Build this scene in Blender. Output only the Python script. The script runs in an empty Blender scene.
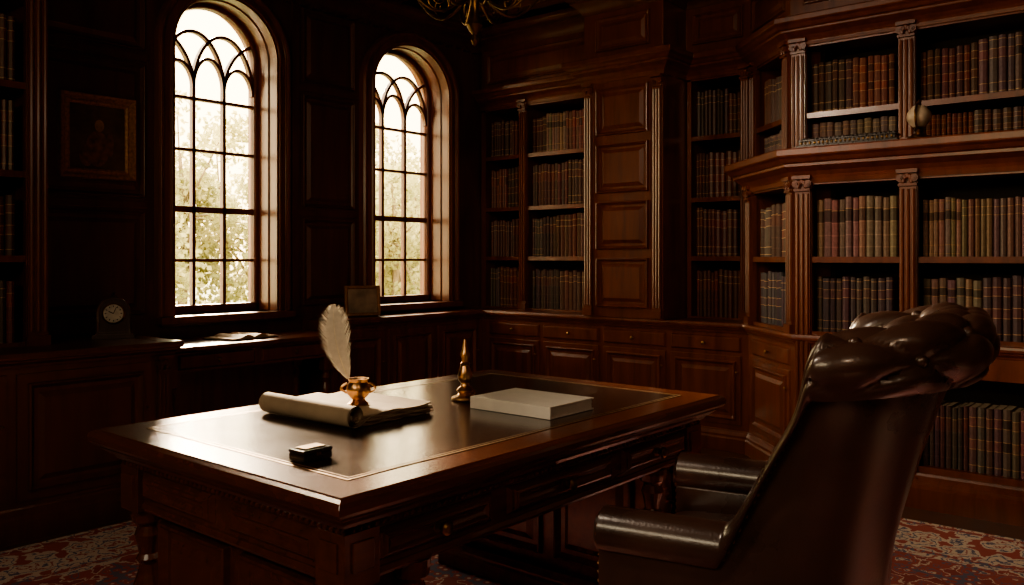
import bpy, math, random
from mathutils import Vector, Matrix
from mathutils.geometry import tessellate_polygon
R=random.Random(7)
S=bpy.context.scene
PI=math.pi
# ---------------------------------------------------------------- materials
def newmat(name):
    m=bpy.data.materials.new(name); m.use_nodes=True
    nt=m.node_tree; b=nt.nodes['Principled BSDF']
    return m,nt,b
def N(nt,t,**k):
    n=nt.nodes.new(t)
    for a,v in k.items(): setattr(n,a,v)
    return n
def ramp(nt,stops):
    r=N(nt,'ShaderNodeValToRGB'); e=r.color_ramp.elements
    while len(e)<len(stops): e.new(.5)
    for i,(p,c) in enumerate(stops):
        e[i].position=p; e[i].color=(*c,1)
    return r
def coords(nt,scale):
    tc=N(nt,'ShaderNodeTexCoord'); mp=N(nt,'ShaderNodeMapping'); mp.inputs['Scale'].default_value=scale
    nt.links.new(tc.outputs['Object'],mp.inputs['Vector']); return mp.outputs['Vector']
def wood(name,dark,light,scale,rough=.34,coat=.35,bump=.06,rv=.1):
    m,nt,b=newmat(name); v=coords(nt,scale)
    n=N(nt,'ShaderNodeTexNoise'); n.inputs['Scale'].default_value=3.2; n.inputs['Detail'].default_value=9; n.inputs['Roughness'].default_value=.62; n.inputs['Distortion'].default_value=.5
    nt.links.new(v,n.inputs['Vector'])
    r=ramp(nt,[(.25,dark),(.5,tuple((a+c)/2 for a,c in zip(dark,light))),(.78,light)])
    nt.links.new(n.outputs['Fac'],r.inputs['Fac']); nt.links.new(r.outputs['Color'],b.inputs['Base Color'])
    mr=N(nt,'ShaderNodeMapRange'); mr.inputs['To Min'].default_value=rough-rv*.8; mr.inputs['To Max'].default_value=rough+rv*1.2
    nt.links.new(n.outputs['Fac'],mr.inputs['Value']); nt.links.new(mr.outputs['Result'],b.inputs['Roughness'])
    b.inputs['Coat Weight'].default_value=coat; b.inputs['Coat Roughness'].default_value=.2
    if bump:
        bp=N(nt,'ShaderNodeBump'); bp.inputs['Strength'].default_value=bump; bp.inputs['Distance'].default_value=.01
        nt.links.new(n.outputs['Fac'],bp.inputs['Height']); nt.links.new(bp.outputs['Normal'],b.inputs['Normal'])
    return m
def plain(name,c,rough=.5,metal=0,nscale=30,var=.25,bump=.0,coat=0):
    m,nt,b=newmat(name); v=coords(nt,(1,1,1))
    n=N(nt,'ShaderNodeTexNoise'); n.inputs['Scale'].default_value=nscale; n.inputs['Detail'].default_value=5
    nt.links.new(v,n.inputs['Vector'])
    r=ramp(nt,[(.3,tuple(x*(1-var) for x in c)),(.7,tuple(min(1,x*(1+var)) for x in c))])
    nt.links.new(n.outputs['Fac'],r.inputs['Fac']); nt.links.new(r.outputs['Color'],b.inputs['Base Color'])
    b.inputs['Roughness'].default_value=rough; b.inputs['Metallic'].default_value=metal; b.inputs['Coat Weight'].default_value=coat
    if bump:
        bp=N(nt,'ShaderNodeBump'); bp.inputs['Strength'].default_value=bump; bp.inputs['Distance'].default_value=.005
        nt.links.new(n.outputs['Fac'],bp.inputs['Height']); nt.links.new(bp.outputs['Normal'],b.inputs['Normal'])
    return m
WOOD=wood('mahogany',(.064,.015,.005),(.195,.048,.014),(5,5,.55))
WOODH=wood('mahogany_desk',(.068,.0165,.005),(.15,.038,.011),(1.0,7,7),rough=.22,coat=.6,bump=0,rv=.03)
WALLW=wood('wall_wood',(.055,.0155,.006),(.135,.040,.015),(4,4,.5),rough=.40,coat=.2)
CASE=wood('window_wood',(.080,.022,.006),(.22,.062,.015),(5,5,.5),rough=.34,coat=.3)
BRASS=plain('aged_brass',(.55,.33,.17),.30,1,40,.2)
BRASSD=plain('dark_brass',(.24,.145,.065),.36,1,40,.3)
PAPER=plain('old_paper',(.40,.30,.20),.8,0,12,.12,.15)
PAPERW=plain('white_paper',(.80,.75,.67),.7,0,20,.05)
BLACK=plain('black_lacquer',(.022,.018,.015),.25,0,20,.2,coat=.3)
CEIL=wood('ceiling_wood',(.065,.026,.013),(.18,.066,.028),(3,3,3),rough=.45,coat=.1)
DARKB=plain('shelf_back',(.022,.009,.005),.6,0,10,.3)
GLASSM,nt,b=newmat('pane_glass')
mix=N(nt,'ShaderNodeMixShader'); tr=N(nt,'ShaderNodeBsdfTransparent'); gl=N(nt,'ShaderNodeBsdfGlossy'); gl.inputs['Roughness'].default_value=.02
fr=N(nt,'ShaderNodeFresnel'); fr.inputs['IOR'].default_value=1.3
nt.links.new(fr.outputs[0],mix.inputs[0]); nt.links.new(tr.outputs[0],mix.inputs[1]); nt.links.new(gl.outputs[0],mix.inputs[2])
nt.links.new(mix.outputs[0],nt.nodes['Material Output'].inputs[0])
def leather(name,c,rough,sc=140,bs=.25,coat=0,rl=.1):
    m,nt,b=newmat(name); v=coords(nt,(1,1,1))
    vo=N(nt,'ShaderNodeTexVoronoi'); vo.inputs['Scale'].default_value=sc
    no=N(nt,'ShaderNodeTexNoise'); no.inputs['Scale'].default_value=5; no.inputs['Detail'].default_value=8
    nt.links.new(v,vo.inputs['Vector']); nt.links.new(v,no.inputs['Vector'])
    r=ramp(nt,[(.3,tuple(x*.6 for x in c)),(.7,tuple(x*1.4 for x in c))])
    nt.links.new(no.outputs['Fac'],r.inputs['Fac']); nt.links.new(r.outputs['Color'],b.inputs['Base Color'])
    mr=N(nt,'ShaderNodeMapRange'); mr.inputs['To Min'].default_value=rough-rl; mr.inputs['To Max'].default_value=rough+rl*1.2
    nt.links.new(no.outputs['Fac'],mr.inputs['Value']); nt.links.new(mr.outputs['Result'],b.inputs['Roughness'])
    b.inputs['Coat Weight'].default_value=coat; b.inputs['Coat Roughness'].default_value=.18
    bp=N(nt,'ShaderNodeBump'); bp.inputs['Strength'].default_value=bs; bp.inputs['Distance'].default_value=.002
    nt.links.new(vo.outputs['Distance'],bp.inputs['Height']); nt.links.new(bp.outputs['Normal'],b.inputs['Normal'])
    return m
LEATH=leather('chair_leather',(.056,.027,.018),.28,150,.14,.6)
DESKL=leather('desk_leather',(.040,.0180,.0105),.18,260,.05,.3,.06)
VC,nt,b=newmat('book_cloth')
at=N(nt,'ShaderNodeAttribute',attribute_name='Col'); v=coords(nt,(1,1,1))
no=N(nt,'ShaderNodeTexNoise'); no.inputs['Scale'].default_value=60; no.inputs['Detail'].default_value=6
nt.links.new(v,no.inputs['Vector'])
mr=N(nt,'ShaderNodeMapRange'); mr.inputs['To Min'].default_value=.7; mr.inputs['To Max'].default_value=1.8
nt.links.new(no.outputs['Fac'],mr.inputs['Value'])
mx=N(nt,'ShaderNodeVectorMath',operation='SCALE'); nt.links.new(at.outputs['Color'],mx.inputs[0]); nt.links.new(mr.outputs['Result'],mx.inputs['Scale'])
nt.links.new(mx.outputs[0],b.inputs['Base Color']); b.inputs['Roughness'].default_value=.45
LEAF,nt,b=newmat('foliage'); v=coords(nt,(1,1,1))
no=N(nt,'ShaderNodeTexNoise'); no.inputs['Scale'].default_value=1.3; nt.links.new(v,no.inputs['Vector'])
r=ramp(nt,[(.3,(.35,.36,.17)),(.7,(.62,.58,.32))]); nt.links.new(no.outputs['Fac'],r.inputs['Fac'])  # leaf colours paled to stand in for outdoor haze
di=N(nt,'ShaderNodeBsdfDiffuse'); tl=N(nt,'ShaderNodeBsdfTranslucent'); ms=N(nt,'ShaderNodeMixShader'); ms.inputs[0].default_value=.5
nt.links.new(r.outputs['Color'],di.inputs['Color']); nt.links.new(r.outputs['Color'],tl.inputs['Color'])
nt.links.new(di.outputs[0],ms.inputs[1]); nt.links.new(tl.outputs[0],ms.inputs[2]); nt.links.new(ms.outputs[0],nt.nodes['Material Output'].inputs[0])
BARK=plain('bark',(.30,.24,.16),.9,0,8,.3)
LAWN=plain('lawn',(.24,.25,.12),.9,0,3,.3)
FEATH=plain('feather_white',(.74,.68,.59),.7,0,60,.08)
RUG,nt,b=newmat('persian_rug'); v=coords(nt,(1,1,1))
def rugvor(scale,feat='F1'):
    n=N(nt,'ShaderNodeTexVoronoi'); n.inputs['Scale'].default_value=scale; n.feature=feat; n.inputs['Randomness'].default_value=.55
    nt.links.new(v,n.inputs['Vector']); return n
v1=rugvor(7.5); v2=rugvor(24)
CR=(.72,.60,.50);NV=(.16,.15,.22);RD=(.42,.105,.088);R2=(.33,.08,.07)
r1=ramp(nt,[(0,CR),(.10,NV),(.17,CR),(.20,RD),(.36,NV),(.40,RD),(.55,CR),(.60,R2)])
r1.color_ramp.interpolation='CONSTANT'
wv=N(nt,'ShaderNodeTexNoise'); wv.inputs['Scale'].default_value=22; wv.inputs['Detail'].default_value=4; nt.links.new(v,wv.inputs['Vector'])
ma=N(nt,'ShaderNodeMath',operation='MULTIPLY_ADD'); ma.inputs[1].default_value=.8
nt.links.new(wv.outputs['Fac'],ma.inputs[0]); nt.links.new(v1.outputs['Distance'],ma.inputs[2])
sb=N(nt,'ShaderNodeMath',operation='SUBTRACT'); sb.inputs[1].default_value=.40; nt.links.new(ma.outputs[0],sb.inputs[0])
nt.links.new(sb.outputs[0],r1.inputs['Fac'])
r2=ramp(nt,[(0,CR),(.2,RD),(.42,NV)]); r2.color_ramp.interpolation='CONSTANT'
nt.links.new(v2.outputs['Distance'],r2.inputs['Fac'])
mk=ramp(nt,[(0,(0,0,0)),(.55,(1,1,1))]); mk.color_ramp.interpolation='CONSTANT'
v3=rugvor(3.6); nt.links.new(v3.outputs['Distance'],mk.inputs['Fac'])
mm=N(nt,'ShaderNodeMixRGB'); nt.links.new(mk.outputs['Color'],mm.inputs['Fac']); nt.links.new(r1.outputs['Color'],mm.inputs['Color1']); nt.links.new(r2.outputs['Color'],mm.inputs['Color2'])
sx=N(nt,'ShaderNodeSeparateXYZ'); nt.links.new(v,sx.inputs[0])
RX,RY=2.35,2.6
def edged(o,half):
    a=N(nt,'ShaderNodeMath',operation='ABSOLUTE'); nt.links.new(sx.outputs[o],a.inputs[0])
    g=N(nt,'ShaderNodeMath',operation='SUBTRACT'); g.inputs[0].default_value=half; nt.links.new(a.outputs[0],g.inputs[1]); return g
mn=N(nt,'ShaderNodeMath',operation='MINIMUM'); nt.links.new(edged(0,RX).outputs[0],mn.inputs[0]); nt.links.new(edged(1,RY).outputs[0],mn.inputs[1])
be=ramp(nt,[(0,(1,1,1)),(.03,(0,0,0)),(.06,(1,1,1)),(.42,(0,0,0)),(.45,(1,1,1)),(.5,(0,0,0))]); be.color_ramp.interpolation='CONSTANT'
nt.links.new(mn.outputs[0],be.inputs['Fac'])
r3=ramp(nt,[(0,NV),(.14,CR),(.25,RD),(.30,CR),(.42,NV),(.48,CR),(.6,RD)]); r3.color_ramp.interpolation='CONSTANT'
nt.links.new(sb.outputs[0],r3.inputs['Fac'])
m4=N(nt,'ShaderNodeMixRGB'); nt.links.new(be.outputs['Color'],m4.inputs['Fac']); nt.links.new(mm.outputs['Color'],m4.inputs['Color1']); nt.links.new(r3.outputs['Color'],m4.inputs['Color2'])
nt.links.new(m4.outputs['Color'],b.inputs['Base Color']); b.inputs['Roughness'].default_value=.95
pb=N(nt,'ShaderNodeBump'); pb.inputs['Strength'].default_value=.4; pb.inputs['Distance'].default_value=.004
n5=N(nt,'ShaderNodeTexNoise'); n5.inputs['Scale'].default_value=250; nt.links.new(v,n5.inputs['Vector']); nt.links.new(n5.outputs['Fac'],pb.inputs['Height']); nt.links.new(pb.outputs['Normal'],b.inputs['Normal'])
# ---------------------------------------------------------------- mesh builder
class MB:
    def __init__(s): s.v=[]; s.f=[]; s.m=[]; s.c=[]
    def add(s,vs,fs,mat=0,M=None,col=None):
        o=len(s.v)
        for p in vs:
            p=Vector(p)
            s.v.append(tuple(M@p) if M is not None else tuple(p))
        for i,f in enumerate(fs):
            s.f.append(tuple(o+k for k in f)); s.m.append(mat)
            s.c.append((col[i] if isinstance(col,list) else col) if col else (.1,.1,.1))
    def box(s,x0,x1,y0,y1,z0,z1,mat=0,M=None,col=None):
        vs=[(x0,y0,z0),(x1,y0,z0),(x1,y1,z0),(x0,y1,z0),(x0,y0,z1),(x1,y0,z1),(x1,y1,z1),(x0,y1,z1)]
        fs=[(0,3,2,1),(4,5,6,7),(0,1,5,4),(1,2,6,5),(2,3,7,6),(3,0,4,7)]
        s.add(vs,fs,mat,M,col)
    def frustum(s,x0,x1,z0,z1,y0,y1,inset,mat=0,M=None):
        vs=[(x0,y0,z0),(x1,y0,z0),(x1,y0,z1),(x0,y0,z1),(x0+inset,y1,z0+inset),(x1-inset,y1,z0+inset),(x1-inset,y1,z1-inset),(x0+inset,y1,z1-inset)]
        fs=[(0,1,5,4),(1,2,6,5),(2,3,7,6),(3,0,4,7),(4,5,6,7),(3,2,1,0)]
        s.add(vs,fs,mat,M)
    def sweep(s,path,prof,closed=False,mat=0,M=None,plane='xy'):
        n=len(path); P=[Vector(p).to_2d() if len(p)>2 else Vector(p) for p in path]; rings=[]
        for i in range(n):
            a=P[i-1] if (i>0 or closed) else None; c=P[(i+1)%n] if (i<n-1 or closed) else None
            d1=(P[i]-a).normalized() if a is not None else None; d2=(c-P[i]).normalized() if c is not None else None
            if d1 is None: d1=d2
            if d2 is None: d2=d1
            n1=Vector((d1.y,-d1.x)); n2=Vector((d2.y,-d2.x)); m=(n1+n2)
            if m.length<1e-6: m=n1
            m.normalize(); m=m/max(.25,m.dot(n1))
            rings.append([(P[i].x+m.x*o,P[i].y+m.y*o,z) for o,z in prof])
        if plane=='xz': rings=[[(x,z,y) for x,y,z in r] for r in rings]
        k=len(prof); vs=[p for r in rings for p in r]; fs=[]
        for i in range(n if closed else n-1):
            j=(i+1)%n
            for q in range(k):
                w=(q+1)%k
                fs.append((i*k+q,j*k+q,j*k+w,i*k+w))
        if not closed: fs.append(tuple(range(k))); fs.append(tuple((n-1)*k+q for q in reversed(range(k))))
        s.add(vs,fs,mat,M)
    def prism(s,loops,a0,a1,mat=0,M=None,axis='z'):
        T=tessellate_polygon([[Vector((p[0],p[1],0)) for p in l] for l in loops])
        flat=[p for l in loops for p in l]; n=len(flat)
        def mk(p,a): return (p[0],p[1],a) if axis=='z' else (p[0],a,p[1])
        vs=[mk(p,a0) for p in flat]+[mk(p,a1) for p in flat]
        fs=[tuple(t) for t in T]+[tuple(n+i for i in reversed(t)) for t in T]
        o=0
        for l in loops:
            k=len(l)
            for i in range(k):
                j=(i+1)%k; fs.append((o+i,o+j,n+o+j,n+o+i))
            o+=k
        s.add(vs,fs,mat,M)
    def lathe(s,prof,seg=24,mat=0,M=None,c=(0,0,0)):
        vs=[];k=len(prof)
        for i in range(seg):
            a=2*PI*i/seg
            for r,z in prof: vs.append((c[0]+r*math.cos(a),c[1]+r*math.sin(a),c[2]+z))
        fs=[]
        for i in range(seg):
            j=(i+1)%seg
            for q in range(k-1): fs.append((i*k+q,j*k+q,j*k+q+1,i*k+q+1))
        fs.append(tuple(i*k for i in reversed(range(seg)))); fs.append(tuple(i*k+k-1 for i in range(seg)))
        s.add(vs,fs,mat,M)
    def tube(s,pts,r,seg=8,mat=0,M=None,closed=False):
        P=[Vector(p) for p in pts]; n=len(P); vs=[]; up=None
        for i in range(n):
            a=P[i-1] if (i>0 or closed) else P[i]; c=P[(i+1)%n] if (i<n-1 or closed) else P[i]
            t=(c-a).normalized()
            if up is None:
                up=Vector((0,0,1)) if abs(t.z)<.9 else Vector((0,1,0))
            x=t.cross(up).normalized(); y=x.cross(t).normalized(); up=y
            rr=r[i] if isinstance(r,(list,tuple)) else r
            for q in range(seg):
                an=2*PI*q/seg; vs.append(tuple(P[i]+x*rr*math.cos(an)+y*rr*math.sin(an)))
        fs=[]
        for i in range(n if closed else n-1):
            j=(i+1)%n
            for q in range(seg):
                w=(q+1)%seg; fs.append((i*seg+q,j*seg+q,j*seg+w,i*seg+w))
        if not closed: fs.append(tuple(reversed(range(seg)))); fs.append(tuple((n-1)*seg+q for q in range(seg)))
        s.add(vs,fs,mat,M)
    def ball(s,c,r,mat=0,M=None,seg=8,sc=(1,1,1)):
        vs=[];fs=[];k=seg//2+1
        for i in range(seg):
            a=2*PI*i/seg
            for j in range(k):
                b=-PI/2+PI*j/(k-1); vs.append((c[0]+sc[0]*r*math.cos(a)*math.cos(b),c[1]+sc[1]*r*math.sin(a)*math.cos(b),c[2]+sc[2]*r*math.sin(b)))
        for i in range(seg):
            w=(i+1)%seg
            for j in range(k-1): fs.append((i*k+j,w*k+j,w*k+j+1,i*k+j+1))
        s.add(vs,fs,mat,M)
    def obj(s,name,mats,smooth=False,bevel=0,parent=None,loc=None,rot=None,angle=.6,seg=2):
        me=bpy.data.meshes.new(name)
        me.from_pydata(s.v,[],s.f)
        me.polygons.foreach_set('material_index',s.m)
        for m in mats: me.materials.append(m)
        if VC in mats:
            ca=me.color_attributes.new('Col','FLOAT_COLOR','CORNER'); d=[]
            for f,c in zip(s.f,s.c): d+= list((*c,1))*len(f)
            ca.data.foreach_set('color',d)
        me.update(); me.validate(clean_customdata=False)
        import bmesh
        bm=bmesh.new(); bm.from_mesh(me); bmesh.ops.recalc_face_normals(bm,faces=bm.faces); bm.to_mesh(me); bm.free()
        o=bpy.data.objects.new(name,me); S.collection.objects.link(o)
        if smooth:
            me.polygons.foreach_set('use_smooth',[True]*len(me.polygons))
            try: me.set_sharp_from_angle(angle=angle)
            except Exception: pass
        if bevel:
            md=o.modifiers.new('bev','BEVEL'); md.width=bevel; md.segments=seg; md.limit_method='ANGLE'; md.angle_limit=.7; md.harden_normals=False
        if loc: o.location=loc
        if rot: o.rotation_euler=rot
        if parent: o.parent=parent
        return o
def empty(name,loc=(0,0,0),rot=(0,0,0)):
    e=bpy.data.objects.new(name,None); S.collection.objects.link(e); e.location=loc; e.rotation_euler=rot; e.empty_display_size=.1; return e
def F(x,y,th): return Matrix.Translation((x,y,0))@Matrix.Rotation(math.radians(th),4,'Z')
def crown(z0,z1,o,inner=-.05):
    h=z1-z0
    return [(inner,z0),(.008,z0),(.012,z0+.12*h),(.10*o,z0+.14*h),(.16*o,z0+.22*h),(.30*o,z0+.34*h),(.52*o,z0+.44*h),(.60*o,z0+.48*h),(.60*o,z0+.56*h),(.72*o,z0+.60*h),(.84*o,z0+.70*h),(.97*o,z0+.76*h),(o,z0+.80*h),(o,z1-.04*h),(.98*o,z1),(inner,z1)]
def ledge(z0,z1,o,inner=-.05):
    h=z1-z0
    return [(inner,z0),(.25*o,z0),(.35*o,z0+.2*h),(.7*o,z0+.38*h),(.72*o,z0+.5*h),(o,z0+.55*h),(1.06*o,z0+.75*h),(o,z1-.03*h),(.94*o,z1),(inner,z1)]
def plinth(z0,z1,o,inner=-.05):
    h=z1-z0
    return [(inner,z0),(o,z0),(o,z0+.6*h),(.75*o,z0+.68*h),(.72*o,z0+.78*h),(.3*o,z0+.93*h),(.2*o,z1),(inner,z1)]
def panel(mb,M,x0,x1,z0,z1,y=0,mat=0,depth=.014,fr=.012):
    path=[(x0,z0),(x1,z0),(x1,z1),(x0,z1)]
    vs=[];prof=[(0,0),(.004,-depth),(.010,-depth-.003),(.018,-depth*.5),(.026,0)]
    k=len(prof); sg=[(1,1),(-1,1),(-1,-1),(1,-1)]
    for (x,z),(a,b_) in zip(path,sg):
        for o,dy in prof: vs.append((x+a*o,y+dy,z+b_*o))
    fs=[]
    for i in range(4):
        j=(i+1)%4
        for q in range(k-1): fs.append((i*k+q,j*k+q,j*k+q+1,i*k+q+1))
    mb.add(vs,fs,mat,M)
    g=.04
    if x1-x0>.14 and z1-z0>.12:
        mb.frustum(x0+g,x1-g,z0+g,z1-g,y+.002,y-depth*.8,min(.028,(x1-x0)*.12),mat,M)
def pilaster(mb,M,x0,x1,z0,z1,y=0,mat=0):
    w=x1-x0; mb.box(x0,x1,y-.015,y+.03,z0,z1,mat,M)
    n=3
    for i in range(n):
        cx=x0+w*(i+.5)/n; r=w/n*.36
        vs=[];fs=[];k=5
        for z in (z0+.07,z1-.10):
            for q in range(k):
                a=PI*q/(k-1); vs.append((cx+r*math.cos(a),y-.015-r*math.sin(a),z))
        for q in range(k-1): fs.append((q,q+1,k+q+1,k+q))
        fs.append(tuple(range(k))); fs.append(tuple(range(2*k-1,k-1,-1)))
        mb.add(vs,fs,mat,M)
    mb.box(x0-.006,x1+.006,y-.03,y+.03,z0,z0+.05,mat,M)
    mb.box(x0-.010,x1+.010,y-.040,y+.03,z1-.02,z1,mat,M)
    mb.box(x0-.004,x1+.004,y-.028,y+.03,z1-.085,z1-.072,mat,M)
    for cx in (x0+.008,x1-.008):
        for rr,dy in ((.020,0),(.012,-.006),(.005,-.010)):
            vs=[];k=12
            for yy in (y-.03+dy,y+.01):
                for q in range(k): vs.append((cx+rr*math.cos(2*PI*q/k),yy,z1-.045+rr*math.sin(2*PI*q/k)))
            fs=[(q,(q+1)%k,k+(q+1)%k,k+q) for q in range(k)]+[tuple(range(k))]
            mb.add(vs,fs,mat,M)
    for q in range(5):
        a=PI*(q+.5)/5; mb.ball(((x0+x1)/2+.5*w*.5*math.cos(a),y-.028,z1-.070+.038*math.sin(a)),.011,mat,M,6,(1,.6,1.5))
PAL={'dark':[(.080,.030,.020),(.066,.027,.018),(.095,.036,.023),(.058,.030,.021),(.095,.050,.032),(.050,.026,.020)],
 'tan':[(.20,.128,.095),(.175,.108,.080),(.225,.145,.108),(.15,.098,.074)],
 'grey':[(.094,.063,.053),(.08,.054,.047),(.115,.077,.062),(.068,.048,.042)],
 'red':[(.115,.038,.027),(.095,.033,.024),(.125,.046,.031),(.08,.034,.025)],
 'navy':[(.050,.038,.042),(.056,.040,.042),(.066,.045,.042),(.040,.032,.038)]}
GOLD=(.38,.245,.12)
def one_book(mb,M,x,t,z,h,yf,d,c,style):
    lab=tuple(q*.40 for q in c) if sum(c)>.22 else (c[0]*1.35+.008,c[1]*1.1,c[2]*1.0)
    if style==0: lv=[(0,.05,c),(.05,.062,GOLD),(.062,.20,c),(.20,.212,GOLD),(.212,.62,c),(.62,.63,GOLD),(.63,.78,lab),(.78,.79,GOLD),(.79,.93,c),(.93,.942,GOLD),(.942,1,c)]
    elif style==1: lv=[(0,.10,c),(.10,.112,GOLD),(.112,.35,c),(.35,.36,GOLD),(.36,.50,lab),(.50,.51,GOLD),(.51,.70,c),(.70,.71,GOLD),(.71,.84,lab),(.84,.85,GOLD),(.85,1,c)]
    elif style==2: lv=[(0,.16,c),(.16,.18,tuple(q*1.5 for q in c)),(.18,.36,c),(.36,.38,tuple(q*1.5 for q in c)),(.38,.58,c),(.58,.60,tuple(q*1.5 for q in c)),(.60,.80,lab),(.80,.812,GOLD),(.812,1,c)]
    else: lv=[(0,.72,c),(.72,.732,GOLD),(.732,.86,c),(.86,.872,GOLD),(.872,1,c)]
    sec=[(0,d),(0,.012),(t*.14,.003),(t*.5,-.003),(t*.86,.003),(t,.012),(t,d)]
    k=len(sec); vs=[];fs=[];cols=[]
    for a,b_,cc in lv:
        o=len(vs); bump=.0025 if (b_-a)<.025 else 0
        for zz in (a,b_):
            for (sx_,sy_) in sec:
                vs.append((x+sx_,yf+sy_-(bump if sy_<.02 else 0),z+zz*h))
        for q in range(k-1):
            fs.append((o+q,o+q+1,o+k+q+1,o+k+q)); cols.append(cc)
    o=len(vs)
    vs+=[(x+a,yf+b_+.004,z+h-.003) for a,b_ in sec]; fs.append(tuple(o+q for q in range(k))); cols.append((.30,.24,.16))
    mb.add(vs,fs,0,M,cols)
def books(mb,M,x0,x1,z,H,yf,pals):
    x=x0+.004
    while x<x1-.03:
        pal=PAL[R.choice(pals)]; c0=R.choice(pal); style=R.randrange(4); n=R.randint(4,11); t0=R.uniform(.026,.044); h0=H*R.uniform(.78,.9)
        for i in range(n):
            t=t0*R.uniform(.85,1.12)
            if x+t>x1-.004: return
            c=tuple(q*R.uniform(.80,1.2) for q in c0)
            one_book(mb,M,x,t-.0022,z,h0*R.uniform(.965,1.02),yf+R.uniform(0,.014),.17,c,style); x+=t
def bookcase(mb,bk,M,W,z0,z1,depth,shelves,bays,pals,mat=0):
    mb.box(0,W,depth-.02,depth,z0,z1,1,M)
    xs=[0]+[q for b_ in bays for q in b_]+[W]
    for i in range(0,len(xs),2):
        a,b_=xs[i],xs[i+1]
        if b_-a<.004: continue
        cx=(a+b_)/2; mb.box(cx-min(.02,(b_-a)/2),cx+min(.02,(b_-a)/2),.02,depth-.02,z0,z1,mat,M)
        mb.box(a,b_,0,.03,z0,z1,mat,M)
        if b_-a>.055: pilaster(mb,M,a+.004,b_-.004,z0,z1,0,mat)
    mb.box(0,W,0,depth,z1-.05,z1,mat,M)
    lv=sorted(shelves)+[z1-.05]
    for bi,(a,b_) in enumerate(bays):
        a2=a-.03;b2=b_+.03
        for i,zs in enumerate(lv[:-1]):
            mb.box(a2 if a>.04 else a,b2 if b_<W-.03 else b_,.012,depth-.02,zs-.026,zs,mat,M)
            mb.box(a,b_,.004,.014,zs-.030,zs+.002,mat,M)
            H=min(lv[i+1]-.03-zs,.40)
            books(bk,M,a+.004,b_-.004,zs,H,.045,pals[i%len(pals)])
# ---------------------------------------------------------------- room shell
YW=4.85
def archloop(cx,hw,zb,zs,n=28,kx=1.0):
    l=[(cx-hw*kx,zb),(cx+hw*kx,zb)]
    for i in range(n+1):
        a=PI*i/n; l.append((cx+hw*kx*math.cos(a),zs+hw*math.sin(a)))
    return l
WIN=[2.98,4.585]; KX=[1.04,1.14]; ZB=.90; ZS=2.55
mb=MB()
mb.prism([[(-1.2,-.02),(5.8,-.02),(5.8,3.3),(-1.2,3.3)]]+[archloop(c,.355,ZB,ZS,28,kx) for c,kx in zip(WIN,KX)],YW,YW+.3,0,None,'y')
M0=F(0,YW,0)
for (a,b_) in ((1.80,2.45),(3.56,4.02)):
    for z0,z1 in ((.92,1.52),(1.60,2.38),(2.46,2.97)):
        panel(mb,M0,a,b_,z0,z1,0,0,.02)
mb.box(3.47,3.53,-.02,.0,.85,3.0,0,M0)
for zz in (1.56,2.42):
    mb.box(1.76,2.47,-.012,.0,zz-.022,zz+.022,0,M0); mb.box(3.53,4.05,-.012,.0,zz-.022,zz+.022,0,M0)
mb.obj('wall_north',[WALLW],bevel=.004)
mb=MB(); mb.box(5.8,5.9,-1.5,5.15,0,3.3,0); mb.obj('wall_east',[WALLW])
mb=MB(); mb.box(-1.2,5.8,-1.5,-1.4,0,3.3,0); mb.obj('wall_south',[WALLW])
mb=MB(); mb.prism([[(-1.5,-.02),(4.85,-.02),(4.85,3.3),(-1.5,3.3)],[(.6,2.0),(2.4,2.0),(2.4,2.7),(.6,2.7)]],0,.1,0,Matrix.Translation((-1.2,0,0))@Matrix.Rotation(PI/2,4,'Z'),'y'); mb.obj('wall_west',[WALLW])  # opening cut for the added west fill window
mb=MB(); mb.box(-1.3,5.9,-1.5,5.15,-.1,0,0); mb.obj('floor',[wood('floor_boards',(.05,.018,.008),(.13,.05,.02),(.6,6,6),rough=.3)])
mb=MB(); mb.box(-1.3,5.9,-1.5,5.15,3.3,3.4,0)
for i in range(9): mb.box(-1.2+i*.78,-1.08+i*.78,-1.4,4.85,3.17,3.3,0)
for i in range(8): mb.box(-1.2,5.8,-1.4+i*.82,-1.28+i*.82,3.18,3.3,0)
for i in range(8):
    for j in range(7):
        cx=-1.14+.78*i+.39+.0; cy=-1.34+.82*j+.41
        mb.lathe([(.20,0),(.19,-.012),(.15,-.015),(.14,-.03),(.07,-.035),(.05,-.06),(.0001,-.07)],16,0,None,(cx,cy,3.3))
        for q in range(8):
            a=2*PI*q/8; mb.ball((cx+.11*math.cos(a),cy+.11*math.sin(a),3.28),.028,0,None,6,(1,1,.6))
mb.obj('ceiling',[CEIL],bevel=.006)
mb=MB(); mb.box(-RX,RX,-RY,RY,0,.012,0); mb.obj('persian_rug',[RUG],bevel=.004,loc=(1.95,1.35,.001))
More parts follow.
